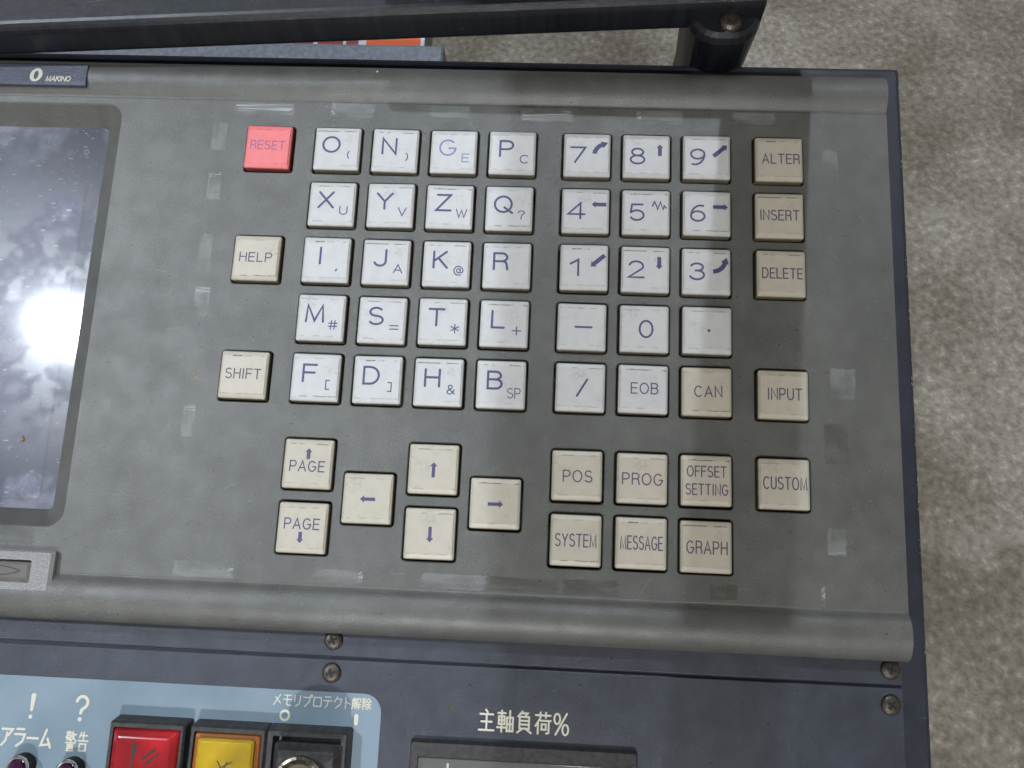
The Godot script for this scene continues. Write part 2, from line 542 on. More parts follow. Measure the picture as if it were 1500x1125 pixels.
func make_materials() -> void:
	var grain := wide_tex(0.5, 11, 2, true, 3.0)
	var m := plain("grey_plastic", grey(1), 0.52, 0.62)
	m.uv1_scale = Vector3.ONE
	var fine := wide_tex(0.45, 12, 2)
	fine.color_ramp = ramp(Color(0.412, 0.418, 0.407), Color(0.47, 0.477, 0.465))
	m.albedo_texture = fine
	m.normal_enabled = true
	m.normal_texture = grain
	m.normal_scale = 0.12
	m.detail_enabled = true
	m.detail_blend_mode = BaseMaterial3D.BLEND_MODE_MUL
	m.detail_uv_layer = BaseMaterial3D.DETAIL_UV_2
	m.detail_albedo = dirt_map(31, 1600, 800, 3600)
	var worn := wide_tex(0.02, 13, 5)
	worn.color_ramp = ramp(grey(0.86), grey(1.0))
	m.roughness_texture = worn

	m = plain("rough_plastic", Color(0.27, 0.265, 0.265), 0.38, 0.6)
	m.normal_enabled = true
	m.uv1_scale = Vector3.ONE
	m.normal_texture = grain
	m.normal_scale = 0.35

	for navy in [["navy_paint", Color(0.080, 0.092, 0.127), 21], ["dark_navy_paint", Color(0.040, 0.048, 0.074), 23]]:
		m = plain(navy[0], navy[1], 0.42, 0.5)
		m.uv1_scale = Vector3.ONE
		var cloudy := wide_tex(0.03, navy[2], 5)
		cloudy.color_ramp = ramp(Color(0.91, 0.91, 0.91), Color(1, 1, 1))
		m.albedo_texture = cloudy
		m.detail_enabled = true
		m.detail_blend_mode = BaseMaterial3D.BLEND_MODE_MUL
		m.detail_uv_layer = BaseMaterial3D.DETAIL_UV_2
		m.detail_albedo = dirt_map(navy[2] + 30, 1200, 600, 900)
		m.normal_enabled = true
		m.normal_texture = grain
		m.normal_scale = 0.08

	m = plain("pale_blue_print", Color(0.25, 0.335, 0.405), 0.42)
	m.albedo_texture = shade_tex(0.012, 25, Color(0.88, 0.9, 0.9), Color(1, 1, 1), 512, 6)
	m.uv1_scale = Vector3(2, 1, 1)
	plain("cream_ink", Color(0.72, 0.70, 0.58), 0.5)
	plain("purple_ink", Color(0.085, 0.078, 0.19), 0.5)
	plain("faded_ink", Color(0.24, 0.215, 0.43), 0.5)
	plain("thin_ink", Color(0.10, 0.085, 0.145), 0.5)
	plain("reset_ink", Color(0.42, 0.14, 0.27), 0.5)
	plain("black_ink", Color(0.02, 0.02, 0.02), 0.5)
	plain("black_rubber", grey(0.012), 0.7)
	m = plain("dark_plastic", Color(0.052, 0.050, 0.050), 0.5)
	m.albedo_texture = shade_tex(0.05, 27, grey(0.75), grey(1))
	m = plain("black_paint", Color(0.013, 0.015, 0.021), 0.4)
	m.normal_enabled = true
	m.normal_texture = noise_tex(0.02, 28, 512, 3, true, 0.5)
	m.albedo_texture = shade_tex(0.03, 29, grey(0.7), grey(1))
	m = plain("steel", Color(0.62, 0.58, 0.48), 0.22, 0.5, 1.0)
	m.roughness_texture = shade_tex(0.06, 33, grey(0.5), grey(1))
	m = plain("dull_screw", Color(0.20, 0.185, 0.17), 0.45, 0.5, 0.8)
	m.albedo_texture = shade_tex(0.3, 34, Color(0.5, 0.46, 0.4), grey(1))
	plain("chrome", Color(0.8, 0.8, 0.8), 0.12, 0.5, 1.0)
	m = plain("red_lens", Color(0.56, 0.012, 0.022), 0.2)
	m.clearcoat_enabled = true
	m.clearcoat = 0.8
	m.clearcoat_roughness = 0.12
	m.albedo_texture = shade_tex(0.01, 81, grey(0.72), grey(1), 256, 5)
	m = plain("amber_lens", Color(0.30, 0.085, 0.004), 0.2)
	m.clearcoat_enabled = true
	m.clearcoat = 0.8
	m = plain("yellow_lens", Color(0.62, 0.41, 0.012), 0.32)
	m.albedo_texture = shade_tex(0.012, 82, grey(0.78), grey(1), 256, 5)
	m = plain("purple_lens", Color(0.05, 0.012, 0.045), 0.1)
	plain("orange_label", Color(0.68, 0.10, 0.008), 0.55)
	plain("red_label", Color(0.25, 0.01, 0.012), 0.55)
	plain("white_label", Color(0.6, 0.6, 0.62), 0.55)
	m = plain("blue_grey_paint", Color(0.21, 0.235, 0.28), 0.42)
	m.albedo_texture = shade_tex(0.04, 36, grey(0.82), grey(1))
	for k in 4:   # clear tape: uneven, torn at the rim, patchy where the glue has let go
		for tone in [["tape", Color(0.72, 0.75, 0.74), 0.17], ["tape_edge", Color(0.80, 0.82, 0.80), 0.5], ["glue", Color(0.10, 0.10, 0.075), 0.3]]:
			var size := 96
			var film := Image.create(size, size, false, Image.FORMAT_RGBA8)
			var torn := noise(0.05, 300 + k * 7 + int(tone[2] * 100), 4)
			for y in size:
				for x in size:
					var e: float = minf(minf(x, size - 1 - x), minf(y, size - 1 - y)) / size
					var body := clampf(0.7 + 0.9 * torn.get_noise_2d(x * 0.25, y * 0.25), 0.0, 1.0)
					if tone[0] == "tape_edge":
						body = clampf(0.15 + 2.2 * torn.get_noise_2d(x * 0.12, y * 0.8), 0.0, 1.0)
					var rim := clampf((e - 0.02 - 0.06 * torn.get_noise_2d(x * 0.7, y * 0.7 + 50)) / 0.025, 0.0, 1.0)
					film.set_pixel(x, y, Color(1, 1, 1, body * rim))
			m = plain("%s_%d" % [tone[0], k], tone[1], 0.34)
			m.transparency = BaseMaterial3D.TRANSPARENCY_ALPHA
			m.albedo_color.a = tone[2]
			m.albedo_texture = ImageTexture.create_from_image(film)
			m.uv1_scale = Vector3.ONE
	m = plain("clear_window", Color(0.9, 0.92, 0.88), 0.06)
	m.transparency = BaseMaterial3D.TRANSPARENCY_ALPHA
	m.albedo_color.a = 0.06
	m = plain("dial", Color(0.035, 0.036, 0.03), 0.6)
	plain("tan_chip", Color(0.34, 0.23, 0.12), 0.8)
	plain("pale_chip", Color(0.75, 0.72, 0.68), 0.6)

	m = plain("white_cap", Color(0.67, 0.675, 0.675), 0.38)
	m = plain("beige_cap", Color(0.605, 0.56, 0.47), 0.38)
	m = plain("red_cap", Color(0.93, 0.245, 0.255), 0.36)
	for k in 9:
		var map := cap_map(k + 1)
		for tone in ["white_cap", "beige_cap", "red_cap"]:
			if tone == "red_cap" and k > 0:
				continue
			var c: StandardMaterial3D = mats[tone].duplicate()
			c.albedo_texture = map
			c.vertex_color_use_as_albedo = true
			c.uv1_scale = Vector3.ONE
			mats["%s_%d" % [tone, k]] = c

	# the screen: dark glass under dust and wiped streaks
	var w := 700
	var h := 420
	var im := Image.create(w, h, false, Image.FORMAT_RGB8)
	var ro := Image.create(w, h, false, Image.FORMAT_RGB8)
	var n1 := noise(0.008, 51, 5)
	var n2 := noise(0.03, 52, 5)
	for y in h:
		for x in w:
			var v := 0.30 + 1.35 * n1.get_noise_2d(x * 1.3, y * 1.3) + 0.75 * n2.get_noise_2d(x * 0.8, y * 1.1)
			v = clampf(v + 0.35 * (float(y) / h - 0.45), 0.0, 1.0)
			im.set_pixel(x, y, Color(0.19, 0.20, 0.285).lerp(Color(0.60, 0.61, 0.675), v))
			ro.set_pixel(x, y, grey(clampf(0.5 + 0.5 * v, 0, 1)))
	for k in 2200:
		var x := rng.randi_range(2, w - 4)
		var y := rng.randi_range(2, h - 4)
		var c := Color(0.62, 0.62, 0.68).lerp(Color(0.9, 0.9, 0.92), rng.randf())
		im.set_pixel(x, y, c)
		if rng.randf() < 0.25:
			for i in rng.randi_range(1, 6):
				im.set_pixel(mini(x + i, w - 1), y, c)
	for k in 26:
		var cx := rng.randi_range(8, w - 9)
		var cy := rng.randi_range(8, h - 9)
		var rad := rng.randf_range(1.2, 3.0)
		for dy in range(-4, 5):
			for dx in range(-4, 5):
				if absf(Vector2(dx, dy).length() - rad) < 0.9:
					im.set_pixel(cx + dx, cy + dy, im.get_pixel(cx + dx, cy + dy).lerp(Color(0.8, 0.8, 0.85), 0.5))
	m = plain("screen_glass", grey(0.62), 0.6)
	m.albedo_texture = ImageTexture.create_from_image(im)
	m.roughness_texture = ImageTexture.create_from_image(ro)
	m.clearcoat_enabled = true
	m.clearcoat = 0.7
	m.clearcoat_roughness = 0.09
	m.uv1_scale = Vector3.ONE
	var lit: StandardMaterial3D = m.duplicate()
	lit.albedo_color = grey(0.92).linear_to_srgb()
	mats["screen_face"] = lit


# ------------------------------------------------------------------ lamps
func ceiling_lamp(at: Vector3, energy: float, colour: Color, label: String, radius: float, glow: float) -> void:
	var o := thing("ceiling_lamp", label, "ceiling lamp", at, "workshop ceiling lamps above the console")
	var towards := -at.normalized()
	var turn := Basis.looking_at(-towards, Vector3(0, 1, 0))   # local +z of the lamp looks at the panel
	var st := begin()
	lathe(st, [[40.0, -190.0], [60.0, -170.0], [70.0, -90.0], [radius * 1000 + 30.0, -12.0], [radius * 1000 + 34.0, 0.0], [radius * 1000 + 20.0, -4.0]], 32, false, true)
	var shade := part("lamp_shade", st, plain("lamp_grey", grey(0.4), 0.5), o)
	shade.basis = turn
	st = begin()
	lathe(st, [[radius * 1000 + 18.0, -8.0], [radius * 1000, 0.0]], 40, true, true)
	var m := StandardMaterial3D.new()
	m.resource_name = "lamp_glow"
	m.albedo_color = Color.WHITE
	m.emission_enabled = true
	m.emission = colour
	m.emission_energy_multiplier = glow
	var bulb := part("lamp_bulb", st, m, o)
	bulb.basis = turn
	var l := OmniLight3D.new()
	l.name = "lamp_light"
	l.light_energy = energy
	l.light_color = colour
	l.light_size = 0.015
	l.omni_range = 12.0
	l.omni_attenuation = 2.0
	l.shadow_enabled = true
	o.add_child(l, true)
	l.position = turn * Vector3(0, 0, 0.02)


# ------------------------------------------------------------------ the setting
func workshop_floor() -> void:
	var st := begin()
	for c in [[-5.0, -5.0], [5.0, -5.0], [5.0, 5.0], [-5.0, -5.0], [5.0, 5.0], [-5.0, 5.0]]:
		st.set_uv(Vector2(c[0], c[1]) / 0.55)
		st.set_uv2(Vector2(c[0], c[1]) / 2.3)
		st.add_vertex(Vector3(c[0], 0, c[1]))
	var o := MeshInstance3D.new()
	o.name = "floor"
	o.mesh = done(st)
	var m := plain("concrete", grey(1), 0.75, 0.4)
	m.uv1_scale = Vector3.ONE
	var t := noise_tex(0.03, 71, 1024, 7)
	t.noise.fractal_gain = 0.58
	var g := Gradient.new()
	g.set_color(0, Color(0.55, 0.525, 0.48))
	g.set_color(1, Color(0.765, 0.735, 0.69))
	g.set_offset(0, 0.25)
	g.set_offset(1, 0.85)
	g.add_point(0.45, Color(0.615, 0.595, 0.555))
	g.add_point(0.65, Color(0.65, 0.625, 0.58))
	t.color_ramp = g
	m.albedo_texture = t
	m.detail_enabled = true
	m.detail_blend_mode = BaseMaterial3D.BLEND_MODE_MUL
	m.detail_uv_layer = BaseMaterial3D.DETAIL_UV_2
	m.detail_albedo = shade_tex(0.007, 72, Color(0.76, 0.745, 0.72), Color(1, 1, 1), 1024, 7)
	m.normal_enabled = true
	m.normal_texture = noise_tex(0.05, 73, 1024, 5, true, 2.0)
	o.material_override = m
	add_child(o)
	o.set_meta("kind", "structure")
	tag(o, "worn mottled grey-brown concrete workshop floor", "floor")


func machine_cover() -> void:
	var o := thing("machine_cover", "blue-grey painted machine cover with orange and red labels behind the console", "machine cover", Vector3(-200, 200, -400))
	var at := Vector3(200, -200, 400)
	var st := begin()
	slab(st, -420, -49.5, 124, 420, -82, -66, 2, 1.5)
	part("cover_top", st, mats.blue_grey_paint, o, at)
	st = begin()
	slab(st, -420, -41, 119, 128.2, -76, -60, 1.5, 1.2)
	part("cover_lip", st, mats.blue_grey_paint, o, at)
	st = begin()
	slab(st, -420, -190, 160, 415, -480, -83, 2, 1.5)
	part("cover_body", st, mats.blue_grey_paint, o, at)
	st = begin()
	slab(st, -73.2, -51.6, 127.4, 144, -66, -65.6, 0.6, 0.1)
	part("orange_label", st, mats.orange_label, o, at)
	st = begin()
	slab(st, -104, -49.9, 127.3, 146, -66, -65.8, 0.6, 0.1)
	part("label_backing", st, mats.white_label, o, at)
	for x in [[-103.0, -94.6], [-92.8, -82.6], [-81.4, -76.4]]:
		st = begin()
		slab(st, x[0], x[1], 127.4, 140, -66, -65.6, 0.4, 0.1)
		part("red_label", st, mats.red_label, o, at)


func console_housing() -> void:
	var o := thing("console_housing", "dark blue painted steel console housing with worn edges around the grey keypad", "console", Vector3(-124, -60, -150))
	var at := Vector3(124, 60, 150)
	var st := begin()
	slab(st, -360, 111.6, -262, 90.3, -150, -9, 1.2, 1.4, 5)
	part("housing_shell", st, mats.dark_navy_paint, o, at)
	st = begin()
	slab(st, -352, 104.0, -95.95, -80, -9, -7.9, 0.3, 0.25)
	part("trim_strip", st, mats.navy_paint, o, at)
	screw(o, at + Vector3(-53.1, -91.7, -7.9), 30)
	screw(o, at + Vector3(100.8, -92.0, -7.9), 75)
	st = begin()   # bare metal where the paint has chipped off the right-hand edge
	for k in 46:
		var y := rng.randf_range(-130.0, 86.0)
		var s := rng.randf_range(0.06, 0.16)
		var l := rng.randf_range(0.2, 0.8)
		var x := 111.6 - rng.randf_range(0.55, 1.0)
		quad(st, Vector3(x - s, y, -8.9), Vector3(x + s, y - 0.1, -9.25), Vector3(x + s * 0.8, y + l, -9.25), Vector3(x - s * 0.7, y + l, -8.9))
	var chips := part("paint_chips", st, mats.pale_chip, o, at)
	chips.set_meta("kind", "stuff")


func screw(parent: Node, at: Vector3, deg: float) -> void:
	var key := "screw_mesh"
	if not mats.has(key):
		var st := begin()
		lathe(st, [[2.7, -0.4], [2.7, 0.25], [2.45, 0.7], [1.9, 1.0], [1.2, 1.15]], 24)
		mats[key] = done(st)
		st = begin()
		slab(st, -1.35, 1.35, -0.33, 0.33, 0.9, 1.2, 0.15, 0.05)
		slab(st, -0.33, 0.33, -1.35, 1.35, 0.9, 1.21, 0.15, 0.05)
		mats["recess_mesh"] = done(st)
	var s := put("screw", mats[key], mats.dull_screw, parent, at)
	s.rotation.z = deg_to_rad(deg)
	put("cross_recess", mats["recess_mesh"], mats.black_rubber, s)


func guard_frame() -> void:
	var o := thing("guard_frame", "black painted tubular guard frame crossing behind the top of the keypad", "guard frame", Vector3(52, 105, -80))
	var at := Vector3(-52, -105, 80)
	var st := begin()   # the long bar: 14 thick, its lower back edge runs from low on the left to higher on the right
	bar_between(st, Vector3(-235, 101.4, 6.3), Vector3(62.5, 115.4, 13.5), rrect(7.2, 22.7, 3.2, 6))
	part("cross_bar", st, mats.black_paint, o, at)
	st = begin()
	loft(st, [ring_at(rrect(8.8, 15.4, 7.0, 7, 55.0, 107.2), -320), ring_at(rrect(8.8, 15.4, 7.0, 7, 55.0, 107.2), -45), ring_at(rrect(10.2, 16.4, 8.0, 7, 54.0, 104.5), -14),
		ring_at(rrect(11.0, 17.6, 9.0, 7, 53.0, 103.2), 9), ring_at(rrect(10.4, 17.0, 8.4, 7, 53.0, 103.2), 11.4), ring_at(rrect(9.0, 15.8, 7.0, 7, 53.0, 103.2), 12.6)], true, true)
	part("corner_post", st, mats.black_paint, o, at)
	st = begin()
	lathe(st, [[3.4, 0.0], [3.4, 0.4], [3.1, 1.2], [2.2, 1.9], [1.5, 2.05], [1.3, 1.2], [0.4, 1.1]], 24)
	part("bolt", st, mats.dull_screw, o, at + Vector3(54.3, 90.7, 12.4))
	# above the picture the frame goes on: a plate over the panel's top edge and an upright that stands off it
	st = begin()
	bar_between(st, Vector3(70.2, 121.5, 60), Vector3(68.6, 199, 430), rrect(12.6, 12.6, 4.0, 5))
	part("upright", st, mats.black_paint, o, at)
	st = begin()
	slab(st, -44, 82, 115, 190, 56, 70, 3.0, 1.5)
	part("upper_plate", st, mats.black_paint, o, at)


func canopy() -> void:   # sheet-metal hood over the operator's place, higher than the camera
	var o := thing("overhead_hood", "dark grey sheet metal hood hanging above the operator panel", "hood", Vector3(-60, 90, 560))
	var st := begin()
	slab(st, -268, 330, -150, 140, -60, -52, 6, 2)
	part("hood_sheet", st, mats.dark_plastic, o)
	st = begin()
	slab(st, -268, 330, 132, 140, -51.8, 40, 2, 1)
	part("hood_flange", st, mats.dark_plastic, o)


# ------------------------------------------------------------------ the keypad unit
const KEYS := [
	[-84.3, 54.0, "red", "RESET", ""], [-84.3, 18.0, "beige", "HELP", ""], [-84.3, -18.0, "beige", "SHIFT", ""],
	[-63.0, 54.0, "white", "O", "("], [-45.0, 54.0, "white", "N", ")"], [-27.0, 54.0, "white", "G", "E"], [-9.0, 54.0, "white", "P", "C"],
	[-63.0, 36.0, "white", "X", "U"], [-45.0, 36.0, "white", "Y", "V"], [-27.0, 36.0, "white", "Z", "W"], [-9.0, 36.0, "white", "Q", "u"],
	[-63.0, 18.0, "white", "I", ","], [-45.0, 18.0, "white", "J", "A"], [-27.0, 18.0, "white", "K", "@"], [-9.0, 18.0, "white", "R", ""],
	[-63.0, 0.0, "white", "M", "#"], [-45.0, 0.0, "white", "S", "="], [-27.0, 0.0, "white", "T", "*"], [-9.0, 0.0, "white", "L", "+"],
	[-63.0, -18.0, "white", "F", "["], [-45.0, -18.0, "white", "D", "]"], [-27.0, -18.0, "white", "H", "&"], [-9.0, -18.0, "white", "B", "SP"],
	[13.7, 54.0, "white", "7", "bend"], [31.7, 54.0, "white", "8", "up"], [49.7, 54.0, "white", "9", "upright"],
	[13.7, 36.0, "white", "4", "left"], [31.7, 36.0, "white", "5", "wave"], [49.7, 36.0, "white", "6", "right"],
	[13.7, 18.0, "white", "1", "downleft"], [31.7, 18.0, "white", "2", "down"], [49.7, 18.0, "white", "3", "bendup"],
	[13.7, 0.0, "white", "-", "mid"], [31.7, 0.0, "white", "0", "mid"], [49.7, 0.0, "white", ".", "mid"],
	[13.7, -18.0, "white", "/", "mid"], [31.7, -18.0, "white", "EOB", ""], [49.7, -18.0, "beige", "CAN", ""],
	[71.2, 54.0, "beige", "ALTER", ""], [71.2, 36.0, "beige", "INSERT", ""], [71.2, 18.0, "beige", "DELETE", ""], [71.2, -18.0, "beige", "INPUT", ""], [71.2, -43.4, "beige", "CUSTOM", ""],
	[13.7, -43.4, "beige", "POS", ""], [31.7, -43.4, "beige", "PROG", ""], [49.7, -43.4, "beige", "OFFSET", "SETTING"],
	[13.7, -61.4, "beige", "SYSTEM", ""], [31.7, -61.4, "beige", "MESSAGE", ""], [49.7, -61.4, "beige", "GRAPH", ""],
	[-63.0, -43.1, "beige", "PAGE", "pageup"], [-63.0, -61.1, "beige", "PAGE", "pagedown"],
	[-45.1, -52.2, "beige", "", "left"], [-27.0, -43.2, "beige", "", "up"], [-27.0, -61.3, "beige", "", "down"], [-9.0, -52.2, "beige", "", "right"],
]
const SPOKEN := {"(": "open round bracket", ")": "close round bracket", "u": "question mark", ",": "comma", "@": "at sign", "#": "hash sign", "=": "equals sign", "*": "asterisk", "+": "plus sign", "[": "open square bracket", "]": "close square bracket", "&": "ampersand",
	"bend": "arrow curving up to the right", "bendup": "arrow curving upward", "up": "up arrow", "down": "down arrow", "left": "left arrow", "right": "right arrow", "upright": "arrow up to the right", "downleft": "arrow down to the left", "wave": "zigzag line"}


func keyboard_unit() -> void:
	var o := thing("keyboard_unit", "grey plastic screen and keypad unit with white and beige keys on the blue console", "control panel", Vector3(0, 0, -9))
	var at := Vector3(0, 0, 9)
	var XL := -352.0
	var XR := 104.2
	var FZ := -2.2
	var st := begin()
	# rolled upper and lower rims, swept along the unit
	var upper := [[83.5, -8.9], [83.5, -4.4], [83.2, -3.2], [82.4, -1.9], [81.0, -0.8], [79.2, -0.1], [77.4, 0.1], [75.6, -0.1], [74.0, -0.6], [72.6, -1.4], [71.4, -2.2], [70.9, -2.5], [70.5, -2.45], [70.3, FZ]]
	var lower := [[-76.4, FZ], [-76.6, -2.4], [-77.0, -2.3], [-77.9, -1.3], [-79.2, -0.5], [-80.8, 0.0], [-82.6, 0.2], [-84.4, 0.1], [-86.2, -0.5], [-87.8, -1.4], [-89.0, -2.6], [-89.6, -3.9], [-89.5, -4.5], [-88.6, -4.8], [-87.4, -4.9], [-87.2, -8.0]]
	for rim in [upper, lower]:
		for k in rim.size() - 1:
			var a: Array = rim[k]
			var b: Array = rim[k + 1]
			st.set_smooth_group(1 if rim == upper else 2)
			var steps := 24
			for i in steps:
				var x0 := lerpf(XL, XR, float(i) / steps)
				var x1 := lerpf(XL, XR, (i + 1.0) / steps)
				quad(st, Vector3(x0, b[0], b[1]), Vector3(x1, b[0], b[1]), Vector3(x1, a[0], a[1]), Vector3(x0, a[0], a[1]))
	st.set_smooth_group(-1)
	for x in [XR, XL]:   # the ends
		var edge := PackedVector3Array()
		for p in upper + lower:
			edge.append(Vector3(x, p[0], p[1]))
		for k in edge.size() - 1:
			var p := edge[k]
			var q := edge[k + 1]
			if x > 0:
				quad(st, Vector3(x, q.y, -8.9), p - Vector3(0, 0, 0) if false else Vector3(x, p.y, -8.9), p, q)
			else:
				quad(st, Vector3(x, p.y, -8.9), Vector3(x, q.y, -8.9), q, p)
	# the flat face, open at every key, at the screen and at the soft keys
	var holes := []
	for k in KEYS:
		holes.append(Rect2(k[0] - 8.4, k[1] - 8.4, 16.8, 16.8))
	var screen_hole := Rect2(-326, -64.7, 193.6, 133.6)
	var cells := holes + [screen_hole]
	var xs := [XL, XR]
	var ys := [-76.4, 70.3]
	for c in cells:
		xs.append_array([c.position.x, c.end.x])
		ys.append_array([c.position.y, c.end.y])
	xs.sort()
	ys.sort()
	for i in xs.size() - 1:
		if xs[i + 1] - xs[i] < 0.001:
			continue
		for j in ys.size() - 1:
			if ys[j + 1] - ys[j] < 0.001:
				continue
			var mid := Vector2((xs[i] + xs[i + 1]) / 2, (ys[j] + ys[j + 1]) / 2)
			if cells.any(func(c): return c.has_point(mid)):
				continue
			quad(st, Vector3(xs[i], ys[j], FZ), Vector3(xs[i + 1], ys[j], FZ), Vector3(xs[i + 1], ys[j + 1], FZ), Vector3(xs[i], ys[j + 1], FZ))
	for c in holes:
		var mid: Vector2 = c.get_center()
		var lip := rrect(7.85, 7.85, 1.1, 5, mid.x, mid.y)
		var hole := rrect(7.6, 7.6, 0.9, 5, mid.x, mid.y)
		collar(st, rrect(8.4, 8.4, 0.0001, 5, mid.x, mid.y), lip, FZ)
		for i in lip.size():
			var j := (i + 1) % lip.size()
			quad(st, V(lip[i], FZ), V(lip[j], FZ), V(hole[j], FZ - 0.25), V(hole[i], FZ - 0.25))
		pit(st, hole, -7.6, FZ - 0.25)
	var sc := screen_hole.get_center()
	var oo := rrect(screen_hole.size.x / 2, screen_hole.size.y / 2, 0.0001, 6, sc.x, sc.y)
	var edge_out := rrect(96.6, 66.2, 5.2, 6, sc.x, sc.y)
	var edge_mid := rrect(96.2, 65.8, 4.9, 6, sc.x, sc.y)
	var glass_edge := rrect(90.3, 61.6, 2.2, 6, sc.x, sc.y)
	var glass_edge2 := rrect(89.9, 60.6, 1.6, 6, sc.x, sc.y - 0.2)
	# a narrow raised lip runs round the opening
	collar(st, oo, edge_out, FZ)
	for pair in [[edge_out, FZ, edge_mid, FZ - 0.3], [edge_mid, FZ - 0.3, glass_edge, -7.2], [glass_edge, -7.2, glass_edge2, -8.5]]:
		for i in oo.size():
			var j: int = (i + 1) % oo.size()
			quad(st, V(pair[0][i], pair[1]), V(pair[0][j], pair[1]), V(pair[2][j], pair[3]), V(pair[2][i], pair[3]))
	part("bezel", st, mats.grey_plastic, o, at)

	st = begin()
	slab(st, -100, 90, -74, 66, -8.6, -7.5, 0.5, 0.2)
	part("key_bed", st, mats.black_rubber, o, at)

	# screen
	st = begin()
	var g0 := Vector2(sc.x - 91, sc.y + 62)
	for t in [[0, 0], [0, 1], [1, 1], [0, 0], [1, 1], [1, 0]]:
		vert(st, Vector3(g0.x + 182 * t[0], g0.y - 124 * t[1], -8.2), Vector2(t[0], t[1]))
	var glass := part("screen", st, mats.screen_glass, o, at, "dusty dark screen glass with a bright lamp reflection")
	st = begin()
	var lit := rrect(85.5, 50.0, 1.5, 5, sc.x - 0.4, sc.y - 8)
	var ids := Geometry2D.triangulate_polygon(lit)
	for i in range(0, ids.size(), 3):
		for q in [0, 2, 1]:
			var p := lit[ids[i + q]]
			vert(st, Vector3(p.x, p.y, -8.12), Vector2((p.x - g0.x) / 182.0, (g0.y - p.y) / 124.0))
	part("display_area", st, mats.screen_face, glass)

	brand_plate(o, at)
	soft_keys(o, at)
	keys(o, at)
	tape(o, at)


func brand_plate(o: Node, at: Vector3) -> void:
	var st := begin()
	slab(st, -215, -144.5, 72.9, 80.0, -1.6, 0.45, 0.4, 0.15)
	var plate := part("brand_plate", st, plain("plate_blue", Color(0.095, 0.105, 0.15), 0.4), o, at, "dark blue-grey name plate with a white ring emblem")
	mats.plate_blue.normal_enabled = true
	mats.plate_blue.normal_texture = noise_tex(0.2, 61, 512, 3, true, 1.5)
	st = begin()   # the emblem: a leaning ring, thick at its sides
	var c := Vector2(-160.8, 76.2)
	for i in 32:
		var pts := []
		for q in [i, i + 1]:
			var a: float = TAU * q / 32.0
			var outer := Vector2(1.95 * cos(a), 2.35 * sin(a)).rotated(-0.42)
			var inner := Vector2(0.72 * cos(a), 1.5 * sin(a)).rotated(-0.12)
			pts.append([c + outer, c + inner])
		quad(st, V(pts[0][1], 0.52), V(pts[0][0], 0.52), V(pts[1][0], 0.52), V(pts[1][1], 0.52))
	part("emblem", st, mats.cream_ink, plate)
	st = begin()
	text(st, "MAKINO", Vector2(-153.4, 75.0), 1.55, 0.34, 0.50, 1.0, 0.22, 0.2)
	part("lettering", st, mats.cream_ink, plate)


func soft_keys(o: Node, at: Vector3) -> void:
	var st := begin()
	var cx := -190.0
	var hx := 57.6
	var cy := -76.65
	var outer := rrect(hx, 5.95, 0.7, 5, cx, cy)
	var top := rrect(hx - 0.9, 5.35, 0.5, 5, cx, cy)
	var inner := rrect(hx - 6.2, 3.1, 0.5, 5, cx, cy)
	for pair in [[outer, -2.6, outer, -0.6], [outer, -0.6, top, 0.1], [top, 0.1, inner, 0.1], [inner, 0.1, inner, -4.0]]:
		for i in outer.size():
			var j: int = (i + 1) % outer.size()
			quad(st, V(pair[0][i], pair[1]), V(pair[0][j], pair[1]), V(pair[2][j], pair[3]), V(pair[2][i], pair[3]))
	var frame := part("soft_key_frame", st, mats.rough_plastic, o, at)
	st = begin()
	slab(st, -160.2, -138.9, -79.45, -73.85, -4, -0.5, 0.4, 1.1)
	var key := part("soft_key", st, plain("soft_grey", Color(0.15, 0.14, 0.125), 0.5), frame, Vector3.ZERO, "oblong grey key engraved with a pointed arrow")
	st = begin()
	stroke(st, PackedVector2Array([Vector2(-158, -75.2), Vector2(-150, -75.25), Vector2(-146, -75.5), Vector2(-143.2, -76.1), Vector2(-142.0, -76.6), Vector2(-143.2, -77.1), Vector2(-146, -77.7), Vector2(-150, -77.95), Vector2(-158, -78.0)]), 0.32, -0.44)
	put("arrow_mark", done(st), mats.dark_plastic, frame)


func cap_mesh() -> ArrayMesh:
	var st := begin()
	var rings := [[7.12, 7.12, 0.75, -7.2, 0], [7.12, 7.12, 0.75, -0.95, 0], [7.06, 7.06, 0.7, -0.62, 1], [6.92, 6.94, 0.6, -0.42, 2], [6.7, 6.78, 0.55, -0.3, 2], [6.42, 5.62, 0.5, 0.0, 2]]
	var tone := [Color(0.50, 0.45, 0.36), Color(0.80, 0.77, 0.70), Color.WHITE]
	for k in rings.size() - 1:
		var a: Array = rings[k]
		var b: Array = rings[k + 1]
		var pa := rrect(a[0], a[1], a[2], 5)
		var pb := rrect(b[0], b[1], b[2], 5)
		for i in pa.size():
			var j := (i + 1) % pa.size()
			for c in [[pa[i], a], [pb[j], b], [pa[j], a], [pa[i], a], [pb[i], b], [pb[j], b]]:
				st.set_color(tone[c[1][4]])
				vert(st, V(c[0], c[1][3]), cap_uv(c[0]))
	st.set_color(Color.WHITE)
	var top := rrect(6.42, 5.62, 0.5, 5)
	for i in top.size():
		var j := (i + 1) % top.size()
		for p in [Vector2.ZERO, top[j], top[i]]:
			vert(st, V(p, 0.0), cap_uv(p))
	return done(st)


func cap_uv(p: Vector2) -> Vector2:
	return Vector2(clampf(p.x / 14.24 + 0.5, 0.004, 0.996), clampf(0.5 - p.y / 14.24, 0.004, 0.996))


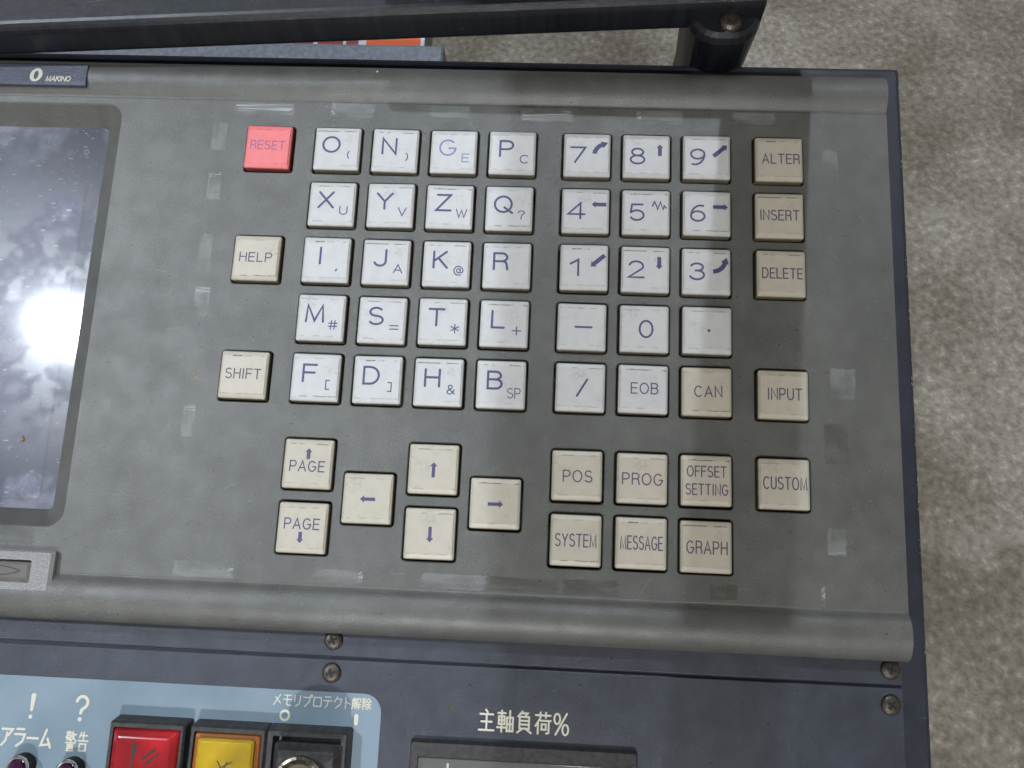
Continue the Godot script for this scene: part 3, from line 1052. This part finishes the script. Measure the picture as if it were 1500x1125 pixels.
func keys(o: Node, at: Vector3) -> void:
	var cap := cap_mesh()
	var n := 0
	for k in KEYS:
		var label := key_label(k)
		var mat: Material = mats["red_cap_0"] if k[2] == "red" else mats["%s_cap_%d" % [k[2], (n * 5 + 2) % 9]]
		var wob := Vector3(rng.randf_range(-0.12, 0.12), rng.randf_range(-0.12, 0.12), rng.randf_range(-0.18, 0.12))
		var key := put("key", cap, mat, o, at + Vector3(k[0], k[1], -0.3) + wob, label)
		key.rotation = Vector3(rng.randf_range(-0.012, 0.012), rng.randf_range(-0.012, 0.012), rng.randf_range(-0.006, 0.006))
		var st := begin()
		var z := 0.035
		var ink: Material = mats.purple_ink
		var main: String = k[3]
		var extra: String = k[4]
		var digit := main.length() == 1 and main in "123456789"
		if main.length() == 1 and not digit and extra != "mid":
			text(st, main, Vector2(-1.8, 1.2), 4.95, 0.66 if main != "G" else 0.52, z, 1.22)
			if extra == "SP":
				text(st, extra, Vector2(3.75, -2.5), 2.8, 0.27, z, 0.85, 0.2)
			elif extra == ",":
				text(st, extra, Vector2(3.3, -2.3), 2.2, 0.45, z)
			elif extra in "[]()#=+*@&u":
				text(st, extra, Vector2(3.7, -2.1), 2.6, 0.33, z, 1.05)
			elif extra:
				text(st, extra, Vector2(3.7, -2.1), 2.55, 0.33, z, 1.3)
			if main == "G":
				ink = mats.faded_ink
		elif extra == "mid":
			text(st, main, Vector2(0.5, -0.1), 4.9 if main != "-" else 5.6, 0.58 if main != "." else 0.85, z, 1.05)
		elif digit:   # digits with a direction mark
			text(st, main, Vector2(-2.7, -0.1), 4.9, 0.6, z, 1.28)
			var c := Vector2(4.0, 2.0)
			match extra:
				"up": arrow(st, c, 90, 3.8, 1.15, 2.1, z)
				"down": arrow(st, c, -90, 3.8, 1.15, 2.1, z)
				"left": arrow(st, c, 180, 4.4, 1.2, 2.1, z)
				"right": arrow(st, c, 0, 4.4, 1.15, 2.1, z)
				"upright": arrow(st, c, 41, 5.4, 1.3, 2.3, z)
				"downleft": arrow(st, c, 221, 5.4, 1.3, 2.3, z)
				"bend": bent_arrow(st, c + Vector2(1.9, -2.1), 3.7, 172, 112, 1.35, 2.4, z)
				"bendup": bent_arrow(st, c + Vector2(-2.2, 1.7), 3.7, -88, -18, 1.35, 2.4, z)
				"wave": text(st, "~", c + Vector2(-0.1, 0.1), 2.4, 0.42, z, 1.3)
		elif extra == "pageup":
			fitted(st, main, Vector2(-0.1, -0.7), 2.85, 0.36, z, 10.2)
			arrow(st, Vector2(0, 2.9), 90, 3.1, 1.05, 2.0, z)
			ink = mats.thin_ink
		elif extra == "pagedown":
			fitted(st, main, Vector2(-0.1, 1.1), 2.85, 0.36, z, 10.2)
			arrow(st, Vector2(-0.3, -2.7), -90, 3.1, 1.05, 2.0, z)
			ink = mats.purple_ink
		elif main == "":
			var c := Vector2(0.1, -0.2)
			var deg: float = {"left": 180.0, "right": 0.0, "up": 90.0, "down": -90.0}[extra]
			arrow(st, c, deg, 4.3, 0.95, 2.1, z)
		elif extra == "SETTING":
			fitted(st, "OFFSET", Vector2(0.1, 2.5), 2.85, 0.33, z, 11.1)
			fitted(st, "SETTING", Vector2(0.1, -2.5), 2.9, 0.33, z, 11.9)
			ink = mats.thin_ink
		else:
			var look: Array = {"RESET": [11.4, 2.7, -0.1, 0.5], "HELP": [10.5, 2.7, -0.1, 0.2], "SHIFT": [11.2, 2.85, -0.1, 0.3], "EOB": [8.3, 3.0, 0.4, 0.2], "CAN": [8.4, 3.0, 0.4, 0], "ALTER": [11.8, 2.95, 0.5, 0.1], "INSERT": [12.2, 3.0, 0, 0.1],
				"DELETE": [12.4, 3.0, 0.3, 0.0], "INPUT": [10.3, 3.15, 0.4, 0.2], "CUSTOM": [12.8, 3.3, 0.2, 0.2], "POS": [8.8, 3.1, 0.2, -0.2], "PROG": [12.0, 3.1, 0.1, -0.2], "SYSTEM": [12.2, 3.3, 0, 0], "MESSAGE": [12.4, 3.5, 0.1, 0.1], "GRAPH": [11.9, 3.3, 0.2, -0.2]}[main]
			fitted(st, main, Vector2(look[2], look[3]), look[1], 0.35, z, look[0] * 0.95)
			ink = mats.reset_ink if main == "RESET" else mats.purple_ink if main == "EOB" else mats.thin_ink
		put("legend", done(st), ink, key)
		n += 1


func key_label(k: Array) -> String:
	var main: String = k[3]
	var extra: String = k[4]
	if main == "":
		return "beige cursor key with a %s" % SPOKEN[extra]
	if extra == "pageup":
		return "beige page key with an up arrow"
	if extra == "pagedown":
		return "beige page key with a down arrow"
	var shown: String = {"-": "a minus sign", "/": "a slash", ".": "a decimal point"}.get(main, main)
	var s := "%s key lettered %s" % [k[2], shown]
	if extra == "SETTING":
		return s + " SETTING"
	if extra == "mid" or extra == "":
		return s
	return s + " with small " + (SPOKEN[extra] if extra in SPOKEN else extra)


func film_patch(w: float, h: float) -> ArrayMesh:
	var st := begin()
	for t in [[0, 0], [0, 1], [1, 1], [0, 0], [1, 1], [1, 0]]:
		vert(st, Vector3((t[0] - 0.5) * w, (0.5 - t[1]) * h, 0), Vector2(t[0], t[1]))
	return done(st)


func tape(o: Node, at: Vector3) -> void:   # scraps of clear tape left where a sheet was once stuck over the keys
	var scraps := [[-87.5, 67.6, 18.9, 3.8, 2], [-59.4, 67.8, 13.5, 4.6, 1], [-29.0, 68.0, 12.0, 3.8, 0], [1.1, 67.6, 16.4, 4.2, 2], [35.7, 67.6, 14.0, 4.5, 1]]
	scraps.append_array([[64.4, 68.0, 12.4, 3.6, 0], [-100.8, 58.0, 4.6, 9.1, 0], [-100.5, 41.5, 4.2, 8.9, 1], [-100.8, 19.5, 4.0, 12.3, 0], [-100.0, 4.4, 4.6, 9.0, 1]])
	scraps.append_array([[-99.7, -31.8, 3.6, 9.5, 1], [-90.4, -73.8, 17.1, 4.3, 1], [-52.0, -74.0, 13.8, 3.4, 1], [-19.3, -74.0, 17.7, 4.0, 0], [-0.5, -74.0, 19.1, 3.7, 3]])
	scraps.append_array([[18.3, -73.9, 15.1, 4.2, 3], [86.7, 54.9, 4.7, 6.5, 0], [88.6, -13.9, 7.0, 8.7, 0], [86.2, -31.2, 6.6, 11.3, 3], [85.6, -58.7, 5.0, 7.2, 1]])
	scraps.append_array([[81.5, -73.2, 1.0, 5.3, 2], [54.6, -73.4, 7.4, 4.2, 3], [-145.8, -66.3, 10.4, 5.4, 3], [-87.0, 30.0, 3.0, 2.0, 0]])
	scraps.resize(23)
	var n := 0
	for s in scraps:
		var z := -2.13 if s[1] > -76 else 0.3
		var scrap := put("tape_remnant", film_patch(s[2] * 1.08, s[3] * 1.08), mats["%s_%d" % ["glue" if s[4] == 3 else "tape", n % 4]], o, at + Vector3(s[0], s[1], z))
		scrap.rotation.z = rng.randf_range(-0.03, 0.03)
		if s[4] in [1, 2]:   # lifted, whitened bits along the torn edges
			var across: float = s[2]
			var up: float = s[3]
			var shift := Vector3(0, 0, 0.04)
			if s[4] == 1:
				if across > up:
					across *= 0.09
					shift.x = s[2] * 0.46 * (1.0 if rng.randf() < 0.5 else -1.0)
				else:
					up *= 0.2
					shift.y = s[3] * 0.4 * (1.0 if rng.randf() < 0.5 else -1.0)
			put("lifted_edge", film_patch(across, up), mats["tape_edge_%d" % ((n * 3 + 1) % 4)], scrap, shift)
		n += 1


# ------------------------------------------------------------------ the lower switch panel
func switch_panel() -> void:
	var o := thing("switch_panel", "navy blue switch panel with a pale blue printed area below the keypad", "switch panel", Vector3(-124, -170, -9))
	var at := Vector3(124, 170, 9)
	var st := begin()
	slab(st, -352, 104.0, -255, -96.9, -9, -8.0, 0.3, 0.25)
	part("panel_plate", st, mats.navy_paint, o, at)
	st = begin()
	var area := rrect(155.0, 72.0, 5.0, 7, -193.2, -177.6)
	sheet(st, area, -7.95)
	part("printed_area", st, mats.pale_blue_print, o, at)
	screw(o, at + Vector3(-52.9, -100.5, -8.0), 20)
	screw(o, at + Vector3(100.6, -101.3, -8.0), 50)

	var z := -7.9
	for p in [["アラーム", -137.2, -121.9, 4.6, 0.62, 0.09, 0.72], ["警告", -122.7, -122.2, 5.0, 0.42, 0.1, 0.6], ["メモリプロテクト解除", -54.9, -108.3, 2.95, 0.31, 0.11, 0.87], ["主軸負荷%", 1.2, -110.8, 5.5, 0.52, 0.14, 0.80]]:
		st = begin()
		text(st, p[0], Vector2(p[1], p[2]), p[3], p[4], z, p[6], p[5])
		part("printed_text", st, mats.cream_ink, o, at)
	st = begin()   # the exclamation mark tapers
	sheet(st, PackedVector2Array([Vector2(-0.85, 3.0), Vector2(-0.5, 3.35), Vector2(0.2, 3.4), Vector2(0.55, 3.05), Vector2(0.15, -1.2), Vector2(-0.1, -1.45), Vector2(-0.5, -1.4), Vector2(-0.65, -1.2)]), 0)
	stroke(st, PackedVector2Array([Vector2(-0.3, -2.9)]), 1.15, 0)
	part("exclamation_mark", st, mats.cream_ink, o, at + Vector3(-136.6, -113.5, z))
	st = begin()
	stroke(st, strokes_of("a 0 1.6 1.55 1.6 170 -50 .1 -.35 -.1 -1.2")[0], 0.85, 0)
	stroke(st, PackedVector2Array([Vector2(-0.15, -2.9)]), 1.15, 0.01)
	part("question_mark", st, mats.cream_ink, o, at + Vector3(-122.6, -113.5, z))
	st = begin()
	stroke(st, strokes_of("a 0 0 1.2 1.25 90 450")[0], 0.62, 0)
	part("ring_mark", st, mats.cream_ink, o, at + Vector3(-65.0, -112.4, z))
	st = begin()
	stroke(st, PackedVector2Array([Vector2(0, -0.95), Vector2(0, 0.95)]), 1.15, 0)
	part("bar_mark", st, mats.cream_ink, o, at + Vector3(-45.0, -112.5, z))

	for x in [[-136.5, -129.1], [-122.6, -129.4]]:
		st = begin()
		lathe(st, [[3.35, -8.0], [3.3, -5.4], [3.2, -4.6]], 28, false)
		var lamp := part("indicator_lamp", st, mats.black_rubber, o, at + Vector3(x[0], x[1], 0))
		st = begin()
		lathe(st, [[3.2, -4.7], [3.15, -4.2], [2.8, -3.8], [2.4, -3.9], [2.3, -4.4]], 28, false)
		put("metal_ring", done(st), mats.chrome, lamp)
		st = begin()
		lathe(st, [[2.3, -4.4], [2.1, -3.5], [1.5, -2.8], [0.7, -2.5]], 24)
		put("lens", done(st), mats.purple_lens, lamp)

	# three square switch bodies side by side
	for k in 3:
		var x: float = [-101.0, -78.6, -56.9][k]
		var body := begin()
		var hx: float = [10.65, 10.65, 11.25][k]
		var cy := -125.95
		var base := rrect(hx + 0.15, 11.4, 0.8, 4, x, cy + 0.1)
		var rim := rrect(hx - 0.15, 11.0, 0.7, 4, x, cy - 0.25)
		var rim2 := rrect(hx - 0.6, 10.5, 0.5, 4, x, cy - 0.25)
		var inner := rrect(9.35, 9.2, 0.5, 4, x, cy - 0.05)
		for pair in [[base, -8.0, rim, -3.2], [rim, -3.2, rim2, -2.6], [rim2, -2.6, inner, -2.6], [inner, -2.6, inner, -7.0]]:
			for i in base.size():
				var j: int = (i + 1) % base.size()
				quad(body, V(pair[0][i], pair[1]), V(pair[0][j], pair[1]), V(pair[2][j], pair[3]), V(pair[2][i], pair[3]))
		var name_: String = ["red_push_button", "yellow_push_button", "key_switch"][k]
		var holder := part(name_, body, mats.dark_plastic, o, at, ["red illuminated push button in a dark frame", "yellow illuminated push button in a dark frame", "key switch with a round steel barrel"][k])
		if k == 0:
			st = begin()
			lens_block(st, x, cy - 0.05, 9.2, 9.05, -7.0, [[0.0, -2.9], [0.5, -2.2], [1.9, -1.1], [2.3, -1.0]])
			put("red_lens", done(st), mats.red_lens, holder)
			st = begin()
			var c := Vector2(x, cy)
			sheet(st, PackedVector2Array([c + Vector2(-2.9, 5.6), c + Vector2(-1.5, 5.7), c + Vector2(-2.15, 0.4), c + Vector2(-2.65, 0.4)]), -0.95)
			stroke(st, PackedVector2Array([c + Vector2(-2.4, -0.6)]), 0.8, -0.95)
			stroke(st, PackedVector2Array([c + Vector2(0.4, 1.6), c + Vector2(3.6, 4.4)]), 0.55, -0.95)
			stroke(st, PackedVector2Array([c + Vector2(1.2, 0.2), c + Vector2(4.5, 3.1)]), 0.5, -0.95)
			put("button_mark", done(st), mats.black_ink, holder)
		elif k == 1:
			st = begin()
			lens_block(st, x, cy - 0.05, 9.2, 9.05, -7.0, [[0.0, -3.4], [0.4, -2.8], [0.9, -2.6]])
			put("amber_lens", done(st), mats.amber_lens, holder)
			st = begin()
			lens_block(st, x + 0.1, cy - 0.2, 7.7, 7.9, -4.0, [[0.0, -1.6], [0.6, -1.1], [0.9, -1.05]])
			put("yellow_face", done(st), mats.yellow_lens, holder)
			st = begin()
			var c := Vector2(x - 0.2, cy - 0.4)
			var zz := -1.0
			for line in ["-3.2 -.6 2.6 2.6", "-1.4 2.7 .2 .2 1.6 -1", "1.2 2.4 .4 .6 .6 -1", "-2.6 -.4 3 -.4"]:
				var pts := PackedVector2Array()
				for p in strokes_of(line)[0]:
					pts.append(c + p)
				stroke(st, pts, 0.28, zz)
				zz += 0.012
			for e in [-3.4, 2.6]:
				var pts := PackedVector2Array()
				for p in strokes_of("a 0 0 .6 .6 90 450")[0]:
					pts.append(c + p + Vector2(e, -0.5))
				stroke(st, pts, 0.2, zz)
			put("button_mark", done(st), mats.black_ink, holder)
		else:
			st = begin()
			lens_block(st, x + 0.7, cy - 0.6, 9.2, 8.3, -7.0, [[0.0, -2.4], [0.3, -2.1], [1.6, -0.2], [1.9, 0.0]])
			put("switch_plate", done(st), mats.dark_plastic, holder)
			st = begin()
			lathe(st, [[7.3, 0.0], [7.2, 1.2], [6.9, 1.7], [6.2, 1.85], [5.2, 1.7], [4.9, 1.3]], 40)
			put("lock_barrel", done(st), mats.steel, holder, Vector3(-57.2, -127.8, 0))
			st = begin()   # the key left in the lock: a blade and a round bow standing off the panel
			slab(st, -3.0, 3.0, -1.0, 1.0, 1.0, 14.0, 0.5, 0.3)
			var bow: Array = []
			for y in [-1.1, 1.1]:
				var loop := PackedVector3Array()
				for p in circle(8.6, 28, 0, 21.0):
					loop.append(Vector3(p.x, -y, p.y))
				bow.append(loop)
			loft(st, bow, true, true)
			put("key_in_lock", done(st), mats.steel, holder, Vector3(-57.2, -131.5, 0))

	# load meter: dark frame round a window, with a dial behind it
	st = begin()
	var mo := rrect(31.0, 26.0, 1.0, 4, 1.5, -142.4)
	var mt := rrect(30.5, 25.5, 0.8, 4, 1.5, -142.6)
	var mi := rrect(28.6, 22.6, 0.5, 4, 1.5, -143.2)
	for pair in [[mo, -8.0, mt, -5.9], [mt, -5.9, mi, -5.7], [mi, -5.7, mi, -7.7]]:
		for i in mo.size():
			var j: int = (i + 1) % mo.size()
			quad(st, V(pair[0][i], pair[1]), V(pair[0][j], pair[1]), V(pair[2][j], pair[3]), V(pair[2][i], pair[3]))
	var meter := part("load_meter", st, mats.dark_plastic, o, at, "dark framed rectangular load meter window")
	st = begin()
	sheet(st, mi, -7.7)
	put("dial_plate", done(st), mats.dial, meter)
	st = begin()
	for k in 9:
		stroke(st, PackedVector2Array([Vector2(-18.9 + k * 5.1, -127.5), Vector2(-18.9 + k * 5.1, -122.6 if k == 0 else -125.5)]), 0.6, -7.6)
	put("dial_ticks", done(st), mats.cream_ink, meter)
	st = begin()
	slab(st, -27, 30, -165.5, -121, -6.6, -6.1, 0.3, 0.1)
	put("window_pane", done(st), mats.clear_window, meter)
	st = begin()
	sheet(st, PackedVector2Array([Vector2(-1.2, -0.3), Vector2(-0.2, -0.7), Vector2(0.9, -0.5), Vector2(1.4, 0.1), Vector2(0.5, 0.5), Vector2(0.1, 0.9), Vector2(-0.6, 0.4)]), 0.0)
	part("paint_scuff", st, mats.dull_screw, o, at + Vector3(-19.4, -108.0, -7.95))


func lens_block(st: SurfaceTool, cx: float, cy: float, hx: float, hy: float, z0: float, steps: Array) -> void:
	var rings := [ring_at(rrect(hx, hy, 0.9, 5, cx, cy), z0)]
	for s in steps:
		rings.append(ring_at(rrect(hx - s[0], hy - s[0], maxf(0.9 - s[0] * 0.2, 0.3), 5, cx, cy), s[1]))
	loft(st, rings)


func crumbs() -> void:
	var spots := [[-99.6, -17.7, -2.2, 0.75, "tan_chip", "tan grit crumb on the grey face left of the SHIFT key"], [-152.0, -38.5, -8.1, 1.2, "tan_chip", "largest tan grit crumb, on the lower part of the dusty screen"], [-71.9, -92.6, -7.9, 0.5, "tan_chip", "small tan grit crumb on the blue strip under the keypad"], [-52.4, 80.3, -0.5, 0.5, "pale_chip", "white fleck on the upper rim of the keypad"]]
	for s in spots:
		var st := begin()
		var r: float = s[3]
		var low := PackedVector2Array()
		for i in 6:
			low.append(Vector2.from_angle(TAU * i / 6.0 + rng.randf_range(-0.3, 0.3)) * r * rng.randf_range(0.45, 1.15))
		var mid := PackedVector2Array()
		for p in low:
			mid.append(p * rng.randf_range(0.4, 0.8))
		loft(st, [ring_at(low, 0.0), ring_at(low, r * 0.15), ring_at(mid, r * 0.45)], true, true)
		var o := MeshInstance3D.new()
		o.name = "grit_crumb"
		o.mesh = done(st)
		o.material_override = mats[s[4]]
		add_child(o, true)
		o.transform = Transform3D(PB, spot(Vector3(s[0], s[1], s[2])))
		tag(o, s[5], "crumb", "grit crumbs on the panel")
